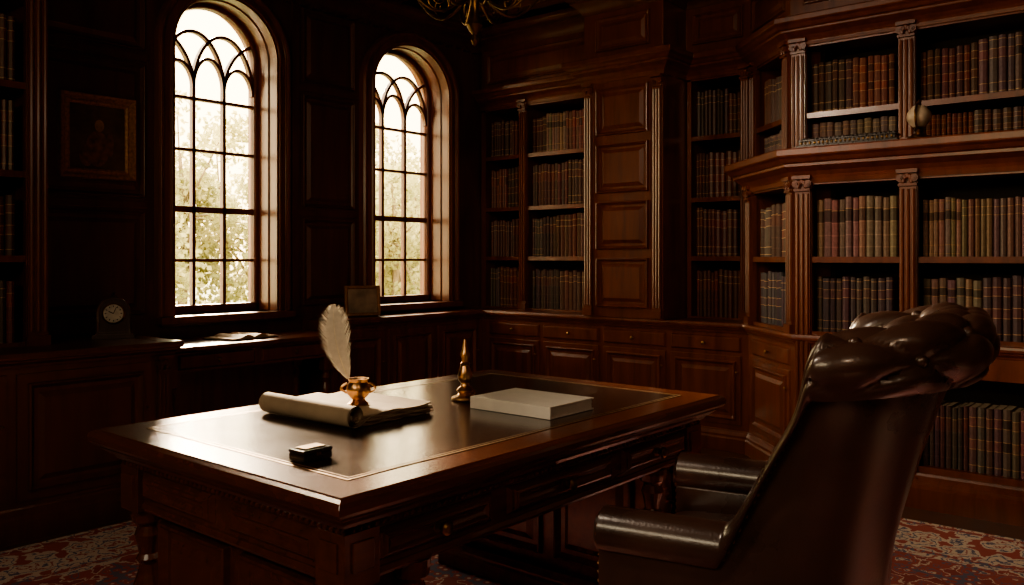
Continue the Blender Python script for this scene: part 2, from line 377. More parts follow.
def window(cx,name,kx):
    e=empty(name,(cx,YW,0)); e.scale=(kx,1,1); mb=MB()
    def arch(hw,zs=ZS,n=32,zb=ZB):
        return [(hw,zb)]+[(hw*math.cos(PI*i/n),zs+hw*math.sin(PI*i/n)) for i in range(n+1)]+[(-hw,zb)]
    p=arch(.355)
    mb.sweep(p,[(-.0,-.012),(0,-.045),(.012,-.052),(.022,-.040),(.055,-.034),(.062,-.05),(.080,-.056),(.092,-.04),(.098,-.0),(.02,.01)],False,0,None,'xz')
    mb.sweep(p,[(-.001,-.04),(-.001,.30),(-.012,.30),(-.012,.10),(-.020,.095),(-.020,.05),(-.012,.045),(-.012,-.04)],False,0,None,'xz')
    p2=arch(.345); mb.sweep(p2,[(-.0,.17),(-.0,.235),(-.032,.235),(-.037,.22),(-.032,.18),(-.024,.17)],False,1,None,'xz')
    mb.box(-.345,.345,.17,.235,ZB,ZB+.05,1)
    def bar(x0,x1,z0,z1,w=.011): mb.box(min(x0,x1)-(w if x0==x1 else 0),max(x0,x1)+(w if x0==x1 else 0),.185,.225,min(z0,z1)-(w if z0==z1 else 0),max(z0,z1)+(w if z0==z1 else 0),1)
    m=.104; zc=2.34
    for x in (-m,m): bar(x,x,ZB+.03,zc)
    for z in (1.235,1.94,2.27): bar(-.31,.31,z,z,.010)
    bar(-.315,.315,1.56,1.56,.020)
    def inside(x,z,mg=.31): return abs(x)<mg and (z<ZS or x*x+(z-ZS)**2<mg*mg)
    def arc(cx_,cz,rr,a0,a1,n=28,rz=None):
        rz=rz or rr; pts=[]
        for i in range(n+1):
            a=a0+(a1-a0)*i/n; x,z=cx_+rr*math.cos(a),cz+rz*math.sin(a)
            if not inside(x,z,.325): break
            pts.append((x,z))
        if len(pts)>2: mb.sweep(pts,[(-.010,.185),(.010,.185),(.010,.225),(-.010,.225)],False,1,None,'xz')
    for s_ in (-1,1):
        if s_<0: arc(m+.0,zc,2*m,PI,0,40,.36); arc(-m-.31+.0,zc,.31,0,PI*.6,30,.36)
        else: arc(-m,zc,2*m,0,PI,40,.36); arc(m+.31,zc,.31,PI,PI*.4,30,.36)
    arc(0,zc,m,0,PI,24,.20); arc(2*m,zc,m,PI,0,24,.16); arc(-2*m,zc,m,0,PI,24,.16)
    mb.box(-.45,.45,-.09,.17,ZB-.045,ZB+.0,0); mb.box(-.42,.42,-.035,.0,ZB-.062,ZB-.045,0)
    mb.obj('casing_and_sash',[CASE,WOOD],bevel=.003,parent=e)
    g=MB(); g.prism([[(q[0],q[1]) for q in archloop(0,.335,ZB+.03,ZS)]],.204,.207,0,None,'y'); g.obj('glass',[GLASSM],parent=e)
window(WIN[0],'window_1',KX[0]); window(WIN[1],'window_2',KX[1])
mb=MB()
for (y0,y1,z0,z1) in ((.6,.68,2.0,2.7),(2.32,2.4,2.0,2.7),(.68,2.32,2.0,2.06),(.68,2.32,2.64,2.7),(1.48,1.52,2.06,2.64)): mb.box(-1.28,-1.22,y0,y1,z0,z1,0)
mb.obj('added_fill_window',[WOOD])  # unseen west window, added to let fill light into the room
# crown mouldings
UP=[(5.4,4.85),(5.4,3.55),(5.08,3.55),(5.08,2.9),(5.4,2.9),(5.4,2.42),(4.95,1.97),(4.95,-1.39)]
mb=MB(); mb.sweep([(-1.19,4.85)]+UP,crown(3.00,3.165,.13,-.004),False,0)
for i in range(60): 
    x=-1.1+i*.11
    if x<5.3: mb.box(x,x+.05,4.81,4.85,2.975,3.0,0)
mb.obj('trim_1',[WALLW],smooth=True)
mb=MB(); mb.prism([[(5.4,4.84)]+UP[1:]+[(5.79,-1.39),(5.79,4.84)]],2.60,3.165,0)
ME=F(5.4,4.85,-90)
panel(mb,ME,.08,1.22,2.71,2.96); panel(mb,F(5.08,3.55,-90),.10,.55,2.72,2.96); panel(mb,F(4.95,1.97,-90),.08,.95,2.74,2.96); panel(mb,F(4.95,1.97,-90),1.05,1.95,2.74,2.96)
panel(mb,F(5.4,2.9,-90),.05,.43,2.74,2.96); panel(mb,F(5.4,2.42,-135),.06,.57,2.74,2.96)
mb.sweep([(5.4,4.84)]+UP[1:],crown(2.50,2.66,.12),False,0)
mb.obj('bookcase_entablature',[WOOD],bevel=.003)
mb=MB(); mb.box(5.08,5.79,2.9,3.55,.833,2.599,0)
MP=F(5.08,3.55,-90)
for z0,z1 in ((.90,1.25),(1.31,1.65),(1.71,2.06),(2.12,2.46)): panel(mb,MP,.11,.54,z0,z1,0,0,.022)
pilaster(mb,MP,.01,.075,.84,2.50); pilaster(mb,MP,.575,.64,.84,2.50)
mb.obj('paneled_pier',[WOOD],bevel=.003)
bk=MB(); mb=MB()
SH=[.84,1.26,1.67,2.10]
bookcase(mb,bk,F(5.4,4.84,-90),1.28,.83,2.54,.37,SH,[(.05,.42),(.50,1.25)],[['dark','grey'],['grey','dark'],['red','dark'],['dark','red','tan']])
mb.obj('bookcase',[WOOD,DARKB],bevel=.002); bk.obj('shelf_books',[VC])
bk=MB(); mb=MB()
bookcase(mb,bk,F(5.4,2.89,-90),.465,.83,2.54,.37,SH,[(.03,.40)],[['dark'],['dark','red'],['red'],['red','dark']])
bookcase(mb,bk,F(5.39,2.41,-135),.62,1.70,2.54,.22,[1.86,2.10],[(.08,.54)],[['dark','grey'],['red','dark']])
bookcase(mb,bk,F(4.95,1.96,-90),3.3,1.84,2.54,.37,[1.865,2.10],[(.09,.60),(.69,1.27),(1.36,1.95),(2.04,2.6),(2.7,3.25)],[['grey','dark'],['grey','red','dark']])
mb.obj('bookcase',[WOOD,DARKB],bevel=.002); bk.obj('shelf_books',[VC])
bk=MB(); mb=MB()
bookcase(mb,bk,F(5.12,2.31,-135),.70,.83,1.70,.24,[.85,1.255],[(.07,.62)],[['navy','dark'],['dark','navy']])
bookcase(mb,bk,F(4.6,1.80,-90),3.18,.10,1.70,.37,[.20,.85,1.255],[(.09,.54),(.63,1.13),(1.22,1.72),(1.81,2.31),(2.4,3.1)],[['navy','grey'],['grey','navy','tan'],['tan']])
M1=F(4.6,1.80,-90)
mb.box(0,3.18,0,.3,.0,.16,0,M1); mb.box(0,3.18,.0,.36,.66,.80,0,M1)
LP=[(5.4,2.32),(5.12,2.32),(4.6,1.80),(4.6,-1.39)]
mb.sweep(LP,crown(1.66,1.84,.13),False,0)
mb.prism([[(5.39,2.32),(5.12,2.32),(4.6,1.80),(4.6,-1.39),(4.94,-1.39),(4.94,1.96),(5.38,2.40)]],1.80,1.838,0)
mb.sweep([(4.6,1.80),(4.6,-1.39)],plinth(0,.17,.05),False,0)
mb.obj('bookcase',[WOOD,DARKB],bevel=.002); bk.obj('shelf_books',[VC])
bk=MB(); mb=MB()
bookcase(mb,bk,F(-1.18,4.35,0),2.90,.83,3.0,.48,[.85,1.26,1.66,2.08,2.5],[(.05,.8),(.90,1.75),(1.85,2.80)],[['dark','red'],['dark','red'],['dark'],['dark','grey'],['dark','red']])
mb.obj('bookcase',[WOOD,DARKB],bevel=.002); bk.obj('shelf_books',[VC])
# base cabinets
mb=MB()
mb.prism([[(3.56,4.84),(3.56,4.58),(5.13,4.58),(5.13,2.31),(4.63,1.81),(5.79,1.81),(5.79,4.84)]],.0,.80,0)
BP2=[(3.56,4.58),(5.13,4.58),(5.13,2.31),(4.61,1.79)]
mb.sweep(BP2+[(4.61,-1.39)],ledge(.765,.832,.045),False,0)
mb.prism([[(3.56,4.84),(3.56,4.58),(5.13,4.58),(5.13,2.31),(4.61,1.79),(5.4,1.79),(5.4,4.84)]],.79,.831,0)
mb.sweep(BP2,plinth(0,.14,.03),False,0)
def doors(M,x0,x1,n,drawer=True,z0=.17,z1=.76):
    w=(x1-x0)/n
    for i in range(n):
        a=x0+i*w+.018; b_=x0+(i+1)*w-.018
        if drawer:
            mb.frustum(a,b_,z1-.12,z1-.015,0.002,-.014,.012,0,M)
            mb.lathe([(.006,0),(.006,.012),(.013,.018),(.012,.026),(.0001,.03)],12,1,M@Matrix.Translation(((a+b_)/2,-.012,z1-.068))@Matrix.Rotation(PI/2,4,'X'))
            mb.frustum(a,b_,z0,z1-.14,.002,-.010,.004,0,M)
            panel(mb,M,a+.035,b_-.035,z0+.035,z1-.175,-.010,0,.014)
        else:
            mb.frustum(a,b_,z0,z1-.02,.002,-.010,.004,0,M)
            panel(mb,M,a+.045,b_-.045,z0+.045,z1-.065,-.010,0,.016)
        mb.lathe([(.004,0),(.004,.01),(.009,.014),(.008,.020),(.0001,.023)],10,1,M@Matrix.Translation((b_-.025,-.010,(z0+z1)/2+.05))@Matrix.Rotation(PI/2,4,'X'))
doors(F(3.56,4.58,0),.03,1.53,3,False)
doors(F(5.13,4.58,-90),.05,2.24,4,True)
doors(F(5.13,2.31,-135),.05,.66,1,True)
mb.obj('base_cabinet',[WOOD,BRASSD],bevel=.003)
mb=MB()
mb.prism([[(-1.19,4.84),(-1.19,4.07),(2.2,4.07),(2.2,4.84)]],0,.80,0)
mb.prism([[(-1.19,4.84),(-1.19,4.07),(2.2,4.07),(2.2,4.84)]],.79,.831,0)
mb.sweep([(-1.19,4.07),(2.2,4.07),(2.2,4.84)],ledge(.765,.832,.04),False,0)
mb.sweep([(-1.19,4.07),(2.2,4.07),(2.2,4.84)],plinth(0,.15,.03),False,0)
doors(F(-1.19,4.07,0),.03,3.30,5,False)
pilaster(mb,F(-1.19,4.07,0),3.31,3.37,.15,.765)
mb.obj('base_cabinet',[WALLW,BRASSD],bevel=.003)
# console
mb=MB(); x0,x1,y0,y1=2.27,3.50,4.30,4.80
mb.box(x0+.03,x1-.03,y0+.03,y1-.02,.735,.765,0)
mb.sweep([(x0+.03,y0+.03),(x1-.03,y0+.03),(x1-.03,y1-.02),(x0+.03,y1-.02)],[(-.02,.735),(.015,.735),(.028,.745),(.03,.758),(.022,.766),(-.02,.766)],True,0)
mb.box(x0+.06,x1-.06,y0+.06,y1-.05,.62,.735,0)
for i in range(2):
    mb.frustum(x0+.12+i*.52,x0+.60+i*.52,.635,.72,y0+.06,y0+.047,.010,0)
    mb.ball((x0+.36+i*.52,y0+.035,.678),.014,1)
leg=[(.016,0),(.024,.02),(.024,.05),(.014,.07),(.018,.12),(.026,.30),(.030,.42),(.020,.46),(.032,.49),(.020,.52),(.028,.54)]
for lx in (x0+.09,x1-.09):
    for ly in (y0+.09,y1-.09):
        mb.lathe(leg,14,0,None,(lx,ly,0)); mb.box(lx-.032,lx+.032,ly-.032,ly+.032,.54,.64,0)
mb.box(x0+.08,x1-.08,y1-.10,y1-.08,.10,.62,0)
mb.obj('console_table',[WOOD,BRASSD],bevel=.003)
mb=MB()
for s_ in (-1,1):
    n=10; vs=[];fs=[]
    for i in range(n+1):
        t=i/n; x=s_*t*.17; z=.008+.018*math.sin(min(1,t*1.6)*PI)*(1-t*.4)
        for y in (-.12,.12): vs.append((x,y,z)); vs.append((x,y,.0))
    for i in range(n):
        o=i*4; q=o+4
        fs+=[(o,q,q+2,o+2),(o,o+1,q+1,q),(o+2,q+2,q+3,o+3)]
    fs.append((n*4,n*4+1,n*4+3,n*4+2)); mb.add(vs,fs,0)
mb.box(-.18,.18,-.128,.128,-.004,.0,1)
mb.obj('open_ledger',[PAPER,BLACK],smooth=True,loc=(2.90,4.55,.771),rot=(0,0,.15))
# painting
mb=MB(); a,b_,z0,z1=1.96,2.38,1.69,2.16
mb.sweep([(a+.05,z0+.05),(b_-.05,z0+.05),(b_-.05,z1-.05),(a+.05,z1-.05)],[(-.008,-.010),(-.008,-.030),(.006,-.038),(.018,-.03),(.032,-.05),(.046,-.054),(.05,-.04),(.05,-.001),(0,-.001)],True,0,M0,'xz')
mb.box(a+.045,b_-.045,-.022,-.004,z0+.045,z1-.045,1,M0)
cx=(a+b_)/2
def disc(cx_,cz,rx,rz,y,mat,n=20):
    vs=[(cx_+rx*math.cos(2*PI*i/n),y,cz+rz*math.sin(2*PI*i/n)) for i in range(n)]; mb.add(vs,[tuple(range(n))],mat,M0)
disc(cx,z0+.17,.065,.10,-.0230,2); disc(cx+.01,z0+.30,.026,.034,-.0235,3); disc(cx-.06,z0+.13,.04,.06,-.0232,2); disc(cx+.07,z0+.20,.02,.07,-.0233,2)
PA=plain('oil_dark',(.10,.065,.04),.45,0,9,.6); PB=plain('oil_coat',(.20,.10,.055),.5,0,30,.5); PC=plain('oil_skin',(.36,.23,.14),.5,0,30,.3)
mb.obj('framed_painting',[plain('old_gilt',(.34,.17,.07),.45,.25,60,.4),PA,PB,PC],bevel=.002)
# mantel clock
def ticks(mb,c,r,y,mat):
    for i in range(12):
        a=PI*i/6; Mx=Matrix.Translation((c[0],0,c[1]))@Matrix.Rotation(a,4,'Y')
        mb.box(-.002,.002,y-.001,y,r*.72,r*.9,mat,Mx)
mb=MB()
mb.box(-.10,.10,-.05,.05,0,.022,0); mb.box(-.085,.085,-.042,.042,.022,.034,0)
mb.prism([archloop(0,.072,.034,.135)],-.034,.034,0,None,'y')
mb.sweep([(.072,.034)]+[(.072*math.cos(PI*i/20),.135+.072*math.sin(PI*i/20)) for i in range(21)]+[(-.072,.034)],[(-.004,-.030),(-.004,-.040),(.006,-.042),(.010,-.034),(.010,-.028)],False,0,None,'xz')
Rx=Matrix.Translation((0,-.034,.130))@Matrix.Rotation(PI/2,4,'X')
mb.lathe([(.056,0),(.056,.006),(.050,.010),(.046,.004)],28,1,Rx); mb.lathe([(.048,0),(.048,.0055),(.0001,.0056)],28,2,Rx)
ticks(mb,(0,.130),.046,-.0400,3)
mb.box(-.0015,.0015,-.0420,-.0400,0,.036,3,Matrix.Translation((0,0,.13))@Matrix.Rotation(.4,4,'Y')); mb.box(-.002,.002,-.0420,-.0400,0,.025,3,Matrix.Translation((0,0,.13))@Matrix.Rotation(-1.1,4,'Y'))
mb.lathe([(.008,.20),(.012,.212),(.005,.222),(.009,.230),(.0001,.238)],12,1)
mb.obj('mantel_clock',[plain('clock_case',(.06,.035,.025),.3,0,20,.2,coat=.3),BRASSD,plain('dial',(.50,.45,.38),.5),BLACK],smooth=True,loc=(2.08,4.44,.8325),rot=(0,0,-.5))
mb=MB(); w,h=.13,.11
mb.sweep([(-w+.022,.022),(w-.022,.022),(w-.022,2*h-.022),(-w+.022,2*h-.022)],[(-.003,.0),(-.003,-.006),(.006,-.014),(.018,-.014),(.022,-.004),(.022,.01),(0,.01)],True,0,None,'xz')
mb.box(-w+.02,w-.02,-.002,.004,.02,2*h-.02,1)
mb.box(-.03,.03,0,.003,0,.17,0,Matrix.Translation((0,.060,.010))@Matrix.Rotation(.35,4,'X'))
mb.obj('picture_frame',[plain('frame_gold',(.28,.15,.07),.45,.3,50,.3),plain('faded_print',(.26,.20,.14),.5,0,9,.5)],bevel=.0015,loc=(3.98,4.70,.8350),rot=(-.14,0,-.45))
mb=MB()
mb.lathe([(.055,0),(.06,.008),(.05,.018),(.03,.026),(.018,.04),(.026,.052),(.014,.062)],24,0)
mb.lathe([(.0001,-.058),(.03,-.052),(.055,-.02),(.058,0),(.055,.02),(.03,.052),(.0001,.058)],24,1,Matrix.Translation((0,0,.118)))
mb.tube([(.070*math.cos(PI*2*i/32),0,.118+.066*math.sin(PI*2*i/32)) for i in range(32)],.006,8,0,None,True)
mb.lathe([(.008,.180),(.013,.190),(.006,.200),(.0001,.212)],12,0)
mb.obj('desk_globe',[BRASSD,plain('globe_map',(.42,.34,.25),.4,0,14,.4)],smooth=True,loc=(4.58,1.16,1.841))
mb=MB()
mb.box(-.26,.26,-.05,.05,0,.012,0); mb.box(-.245,.245,-.042,.042,.012,.034,0); mb.box(-.25,.25,-.046,.046,.034,.042,0)
for i in range(21):
    x=-.23+.023*i; mb.ball((x,-.042,.024),.009,1,None,6); mb.ball((x,0,.045),.016,0,None,6,(1,1.8,.8))
mb.obj('carved_box',[BLACK,BRASSD],loc=(4.55,1.50,1.841),rot=(0,0,-PI/2),bevel=.002)
# ---------------------------------------------------------------- desk
DX0,DX1,DY0,DY1=1.09,2.83,1.36,2.49
E=empty('executive_desk',(0,0,0)); mb=MB()
rect=lambda i:[(DX0+i,DY0+i),(DX1-i,DY0+i),(DX1-i,DY1-i),(DX0+i,DY1-i)]
mb.prism([rect(.05)],.70,.757,0)
mb.sweep(rect(.045),[(-.09,.690),(.0,.690),(.012,.700),(.020,.706),(.022,.715),(.035,.718),(.044,.728),(.046,.742),(.042,.752),(.030,.757),(.026,.760),(-.09,.760)],True,0)
mb.sweep(rect(.075),[(-.03,.655),(.0,.655),(.004,.668),(.018,.678),(.026,.692),(-.03,.692)],True,0)
# beaded edge carving under the top
def beads(x0,y0,x1,y1,z,r,step):
    L=math.dist((x0,y0),(x1,y1)); n=int(L/step)
    for i in range(n+1): mb.ball((x0+(x1-x0)*i/n,y0+(y1-y0)*i/n,z),r,0,None,6)
for (p,q) in zip(rect(.072),rect(.072)[1:]+rect(.072)[:1]): beads(*p,*q,.664,.0075,.021)
mb.prism([rect(.085)],.555,.69,0)
mb.sweep(rect(.085),[(-.02,.540),(.006,.540),(.010,.550),(.006,.562),(-.02,.562)],True,0)
def knob(M,x,z,y=0):
    T=M@Matrix.Translation((x,y,z))@Matrix.Rotation(PI/2,4,'X')
    mb.lathe([(.022,0),(.022,.003),(.009,.006),(.008,.014),(.017,.022),(.018,.028),(.012,.034),(.0001,.036)],16,1,T)
Mf=F(DX0,DY0+.085,0)
for a,b_ in ((.16,.56),(.62,1.12),(1.18,1.58)):
    mb.frustum(a,b_,.572,.648,.001,-.012,.010,0,Mf)
    panel(mb,Mf,a+.02,b_-.02,.582,.638,-.012,0,.005)
    knob(Mf,(a+b_)/2,.610,-.012)
Ml=F(DX0+.085,DY1,-90)
for a,b_ in ((.16,.53),(.60,.97)):
    mb.frustum(a,b_,.572,.648,.001,-.010,.010,0,Ml); panel(mb,Ml,a+.02,b_-.02,.582,.638,-.010,0,.005)
for cx_ in (DX0+.115,DX1-.115):
    for cy_ in (DY0+.115,DY1-.115):
        mb.box(cx_-.05,cx_+.05,cy_-.05,cy_+.05,.535,.66,0)
        mb.box(cx_-.03,cx_+.03,cy_-.056,cy_+.056,.575,.64,0); mb.box(cx_-.056,cx_+.056,cy_-.03,cy_+.03,.575,.64,0)
col=[(.048,.085),(.048,.10),(.036,.11),(.044,.125),(.030,.145),(.026,.165),(.034,.20),(.043,.245),(.046,.28),(.042,.315),(.030,.35),(.024,.375),(.034,.39),(.026,.405),(.030,.43),(.038,.46),(.030,.485),(.044,.50),(.048,.52),(.048,.54)]
for px0,px1 in ((DX0+.07,DX0+.36),(DX1-.36,DX1-.07)):
    mb.prism([[(px0,DY0+.07),(px1,DY0+.07),(px1,DY1-.07),(px0,DY1-.07)]],.0145,.085,0)
    mb.sweep([(px0+.02,DY0+.09),(px1-.02,DY0+.09),(px1-.02,DY1-.09),(px0+.02,DY1-.09)],plinth(.0145,.105,.035),True,0)
    for cx_ in (px0+.05,px1-.05):
        for cy_ in (DY0+.12,DY1-.12):
            mb.lathe(col,18,0,None,(cx_,cy_,0))
            mb.box(cx_-.045,cx_+.045,cy_-.045,cy_+.045,.105-.02,.115,0)
    bx0,bx1,by0,by1=px0+.055,px1-.055,DY0+.135,DY1-.135
    mb.box(bx0,bx1,by0,by1,.08,.56,0)
    L=by1-by0; Mle=F(bx0,by1,-90)
    for i in range(2): panel(mb,Mle,.06+i*(L-.06)/2,(i+1)*(L-.06)/2,.14,.51,0,0,.018)
    Mre=F(bx1,by0,90)
    for i in range(2): panel(mb,Mre,.06+i*(L-.06)/2,(i+1)*(L-.06)/2,.14,.51,0,0,.018)
mb.obj('carcass',[WOODH,BRASSD],bevel=.0025,parent=E)
mb=MB(); mb.box(DX0+.115,DX1-.115,DY0+.115,DY1-.115,.759,.7612,0); mb.obj('leather_inlay',[DESKL],parent=E)
mb=MB()
for i,w in ((.118,.003),(.132,.0015)):
    mb.sweep(rect(i),[(-w,.7605),(w,.7605),(w,.7616),(-w,.7616)],True,0)
mb.obj('gilt_tooling',[plain('tooling_gold',(.34,.20,.09),.4,.6,60,.3)],parent=E)
ZD=.7622
mb=MB()
def wob(i,t): return .004*math.sin(7*t+i*2.1)+.002*math.sin(19*t+i)
for i in range(7):
    z=i*.0045; ox,oy=R.uniform(-.006,.006),R.uniform(-.006,.006); rr=R.uniform(-.025,.025)
    x1_=.325-.002*i; y1_=.40
    vs=[];T=Matrix.Translation((ox,oy,0))@Matrix.Rotation(rr,4,'Z')
    nx,ny=14,14
    for layer in (0,1):
        for a in range(nx+1):
            for c in range(ny+1):
                u=a/nx; v_=c/ny; x=u*x1_+(wob(i,v_*3) if a==nx else 0); y=v_*y1_+(wob(i+3,u*3) if c in(0,ny) else 0)
                vs.append(tuple(T@Vector((x,y,.001+z+.0035*layer+(max(0,u-.6)**2)*.03*(i/6)))))
    K=(nx+1)*(ny+1); fs=[]
    for a in range(nx):
        for c in range(ny):
            q=a*(ny+1)+c; fs.append((q,q+1,q+ny+2,q+ny+1)); fs.append((K+q,K+q+ny+1,K+q+ny+2,K+q+1))
    for a in range(nx):
        for c in (0,ny):
            q=a*(ny+1)+c; w=(a+1)*(ny+1)+c; fs.append((q,w,K+w,K+q))
    for c in range(ny):
        for a in (0,nx):
            q=a*(ny+1)+c; fs.append((q,q+1,K+q+1,K+q))
    mb.add(vs,fs,0)
n=60; sp=[]
for i in range(n+1):
    t=i/n; a=-PI/2-t*PI*4.6; r_=.033-.017*t; sp.append((-.0+r_*math.cos(a),.034+r_*math.sin(a)))
sp=[(.20,.0375),(.15,.0365),(.10,.034),(.05,.022),(.02,.006)]+sp
ny=16; vs=[];fs=[];k=len(sp)
for c in range(ny+1):
    v_=c/ny
    for x,z in sp: vs.append((x,-.008+v_*.42,z+.0015))
for c in range(ny):
    for q in range(k-1): fs.append((c*k+q,c*k+q+1,(c+1)*k+q+1,(c+1)*k+q))
mb.add(vs,fs,0)
mb.obj('parchment_stack',[PAPER],smooth=True,angle=1.0,loc=(1.575,1.90,ZD),rot=(0,0,.02))
mb=MB()
mb.lathe([(.030,0),(.032,.004),(.024,.010),(.018,.016),(.024,.022),(.035,.034),(.037,.048),(.034,.060),(.028,.070),(.030,.076),(.033,.080),(.028,.080),(.024,.070),(.0001,.062)],28,0)
for s_ in (-1,1):
    pts=[(s_*(.034+.018*math.sin(PI*i/12)),0,.036+.030*i/12) for i in range(13)]; mb.tube(pts,.0035,8,0)
mb.obj('inkwell',[BRASS],smooth=True,loc=(1.70,2.03,.8012),rot=(0,0,-.7))
mb=MB()
def shaft(t): return Vector((-.12*t+.045*t*t-.012*math.sin(t*PI),0,.02+.285*t))
n=60; pts=[tuple(shaft(i/n)) for i in range(n+1)]; mb.tube(pts,[.0022*(1-.75*i/n) for i in range(n+1)],6,1)
for side in (-1,1):
    nb=130
    for i in range(nb):
        t=.20+.80*i/nb; s_=(t-.20)/.80
        L=(.054 if side<0 else .048)*(math.sin(PI*min(1,s_**.9*.97+.03)))**.7*R.uniform(.82,1.06)
        if R.random()<.06: L*=.68
        p=shaft(t); tg=(shaft(min(1,t+.02))-shaft(t-.02)).normalized(); nr=Vector((tg.z,0,-tg.x))*(-side)
        e1=p+nr*L*.6+tg*L*.40+Vector((0,side*.003,0)); e2=p+nr*L+tg*L*1.0+Vector((0,.005*math.sin(i*.3),0))
        w=tg*.0034
        mb.add([tuple(p),tuple(p+w),tuple(e1+w),tuple(e2+w*.4),tuple(e1)],[(0,1,2,3,4)],0)
mb.obj('quill_feather',[FEATH,plain('quill_shaft',(.8,.72,.55),.4)],smooth=False,loc=(1.70,2.03,.802),rot=(.0,0,-math.radians(50)+.05))
mb=MB()
mb.lathe([(.046,0),(.048,.004),(.045,.010),(.030,.016),(.022,.024),(.030,.032),(.026,.040),(.016,.048),(.014,.056),(.022,.066),(.025,.082),(.021,.100),(.015,.118),(.018,.124),(.012,.130),(.012,.142),(.016,.150),(.016,.158),(.011,.170),(.008,.190),(.005,.205),(.0001,.209)],32,0)
mb.ball((.036,0,.020),.010,0)
mb.tube([(.018,0,.03),(.034,0,.034),(.046,0,.026),(.048,0,.014)],.003,6,0)
mb.obj('brass_hand_bell',[BRASS],smooth=True,loc=(2.147,2.0,ZD))
mb=MB()
mb.box(0,.235,0,.325,0,.004,0); mb.box(0,.235,0,.325,.034,.038,0); mb.box(0,.005,0,.325,.004,.034,0)
for i in range(13): mb.box(.005,.230-R.uniform(0,.002),.004,.321-R.uniform(0,.002),.0042+i*.00228,.0042+(i+.86)*.00228,1)
mb.obj('white_book',[plain('book_cover',(.84,.80,.73),.42,0,20,.04),PAPERW],bevel=.001,loc=(2.04,1.55,ZD),rot=(0,0,.01))
mb=MB(); mb.box(-.042,.042,-.030,.030,0,.018,0); mb.box(-.043,.043,-.031,.031,.0185,.028,0); mb.frustum(-.034,.034,-.022,.022,0,-.003,.004,1,Matrix.Translation((0,0,.0281))@Matrix.Rotation(-PI/2,4,'X')); mb.box(-.006,.006,-.035,-.030,.012,.022,1)
mb.obj('stamp_pad',[BLACK,BRASSD],bevel=.003,loc=(1.275,1.70,ZD),rot=(0,0,.0))
# ---------------------------------------------------------------- wingback chair (faces the desk)
C=empty('wingback_armchair',(2.19,.79,.0),(0,0,math.radians(12)))
def sst(a,b_,x):
    t=max(0,min(1,(x-a)/(b_-a))); return t*t*(3-2*t)
HW,CR_,YB,YF=.315,.17,-.09,.465
def plan():
    pts=[]; n1=120
    for i in range(n1): t=i/n1; pts.append(((-HW,YF+(YB+CR_-YF)*t),(-1,0)))
    n2=50
    for i in range(n2): a=PI+PI/2*i/n2; pts.append(((-HW+CR_+CR_*math.cos(a),YB+CR_+CR_*math.sin(a)),(math.cos(a),math.sin(a))))
    n3=44
    for i in range(n3+1): t=i/n3; pts.append(((-HW+CR_+(2*HW-2*CR_)*t,YB),(0,-1)))
    for i in range(n2): a=-PI/2+PI/2*(i+1)/n2; pts.append(((HW-CR_+CR_*math.cos(a),YB+CR_+CR_*math.sin(a)),(math.cos(a),math.sin(a))))
    for i in range(n1): t=(i+1)/n1; pts.append(((HW,YB+CR_+(YF-YB-CR_)*t),(1,0)))
    return pts
P=plan(); grid=[]; sl=[0]
for i in range(1,len(P)): sl.append(sl[-1]+math.dist(P[i][0],P[i-1][0]))
mid=sl[-1]/2
NI,NRr,NO=60,44,20
DU,DW=.150,.150
for i,((px,py),(nx,ny)) in enumerate(P):
    f=sst(.19,.08,py); f2=sst(.08,-.08,py)
    h=.635+(1.080-.635)*f+.035*f2
    th=.045+.012*f; Rr=.060+.024*f+.008*f2
    sec=[]; zi0=.40; zi1=h-Rr+Rr*math.sin(math.radians(215)); ztop=h-Rr
    offc=.012+.006*f+.004*f2
    for q in range(NO):
        z=.13+(ztop-.03-.13)*q/(NO-1); sec.append((th,z,'o'))
    for q in range(NRr+1):
        a=math.radians(-35+250*q/NRr); sec.append((offc+Rr*math.cos(a),ztop+Rr*math.sin(a),'r'))
    for q in range(1,NI+1):
        z=zi1+(zi0-zi1)*q/NI; sec.append((-th+.004,z,'i'))
    w=0; row=[]
    for q,(o_,z,k_) in enumerate(sec):
        if q>=NO: w+=math.dist(sec[q][:2],sec[q-1][:2])
        tuft=0
        if q>=NO and z>.50:
            ss=sl[i]-mid; ww=w-.12
            u=ss/DU+ww/DW; v_=ss/DU-ww/DW
            mask=sst(.03,.09,w)*sst(.5,.95,f)
            tuft=(-.016+.036*(abs(math.sin(PI*u))*abs(math.sin(PI*v_)))**.38)*mask
        if k_=='i': do,dz=-1,0
        elif k_=='r':
            a=math.atan2(z-ztop,o_-offc); do,dz=math.cos(a),math.sin(a)
        else: do,dz=1,0
        o2=o_+do*tuft; z2=z+dz*tuft
        lean=-.36*max(0,z-.42)**1.5*sst(.32,.12,py)
        flare=.03*sst(.7,1.05,z)*f*(1-f2)
        bul=.010*math.sin(PI*min(1,max(0,(z-.13)/(h-.13)))) if k_=='o' else 0
        x=px+nx*(o2+flare+bul); y=py+ny*(o2+bul)+lean+.045*sst(.88,1.05,z)*(1-f2)*f
        row.append((x,y,z2,w))
    grid.append(row)
mb=MB(); k=len(grid[0]); vs=[r[:3] for row in grid for r in row]; fs=[]
for i in range(len(grid)-1):
    for q in range(k):
        w=(q+1)%k; fs.append((i*k+q,(i+1)*k+q,(i+1)*k+w,i*k+w))
fs.append(tuple(range(k))); fs.append(tuple((len(grid)-1)*k+q for q in reversed(range(k))))
mb.add(vs,fs,0)
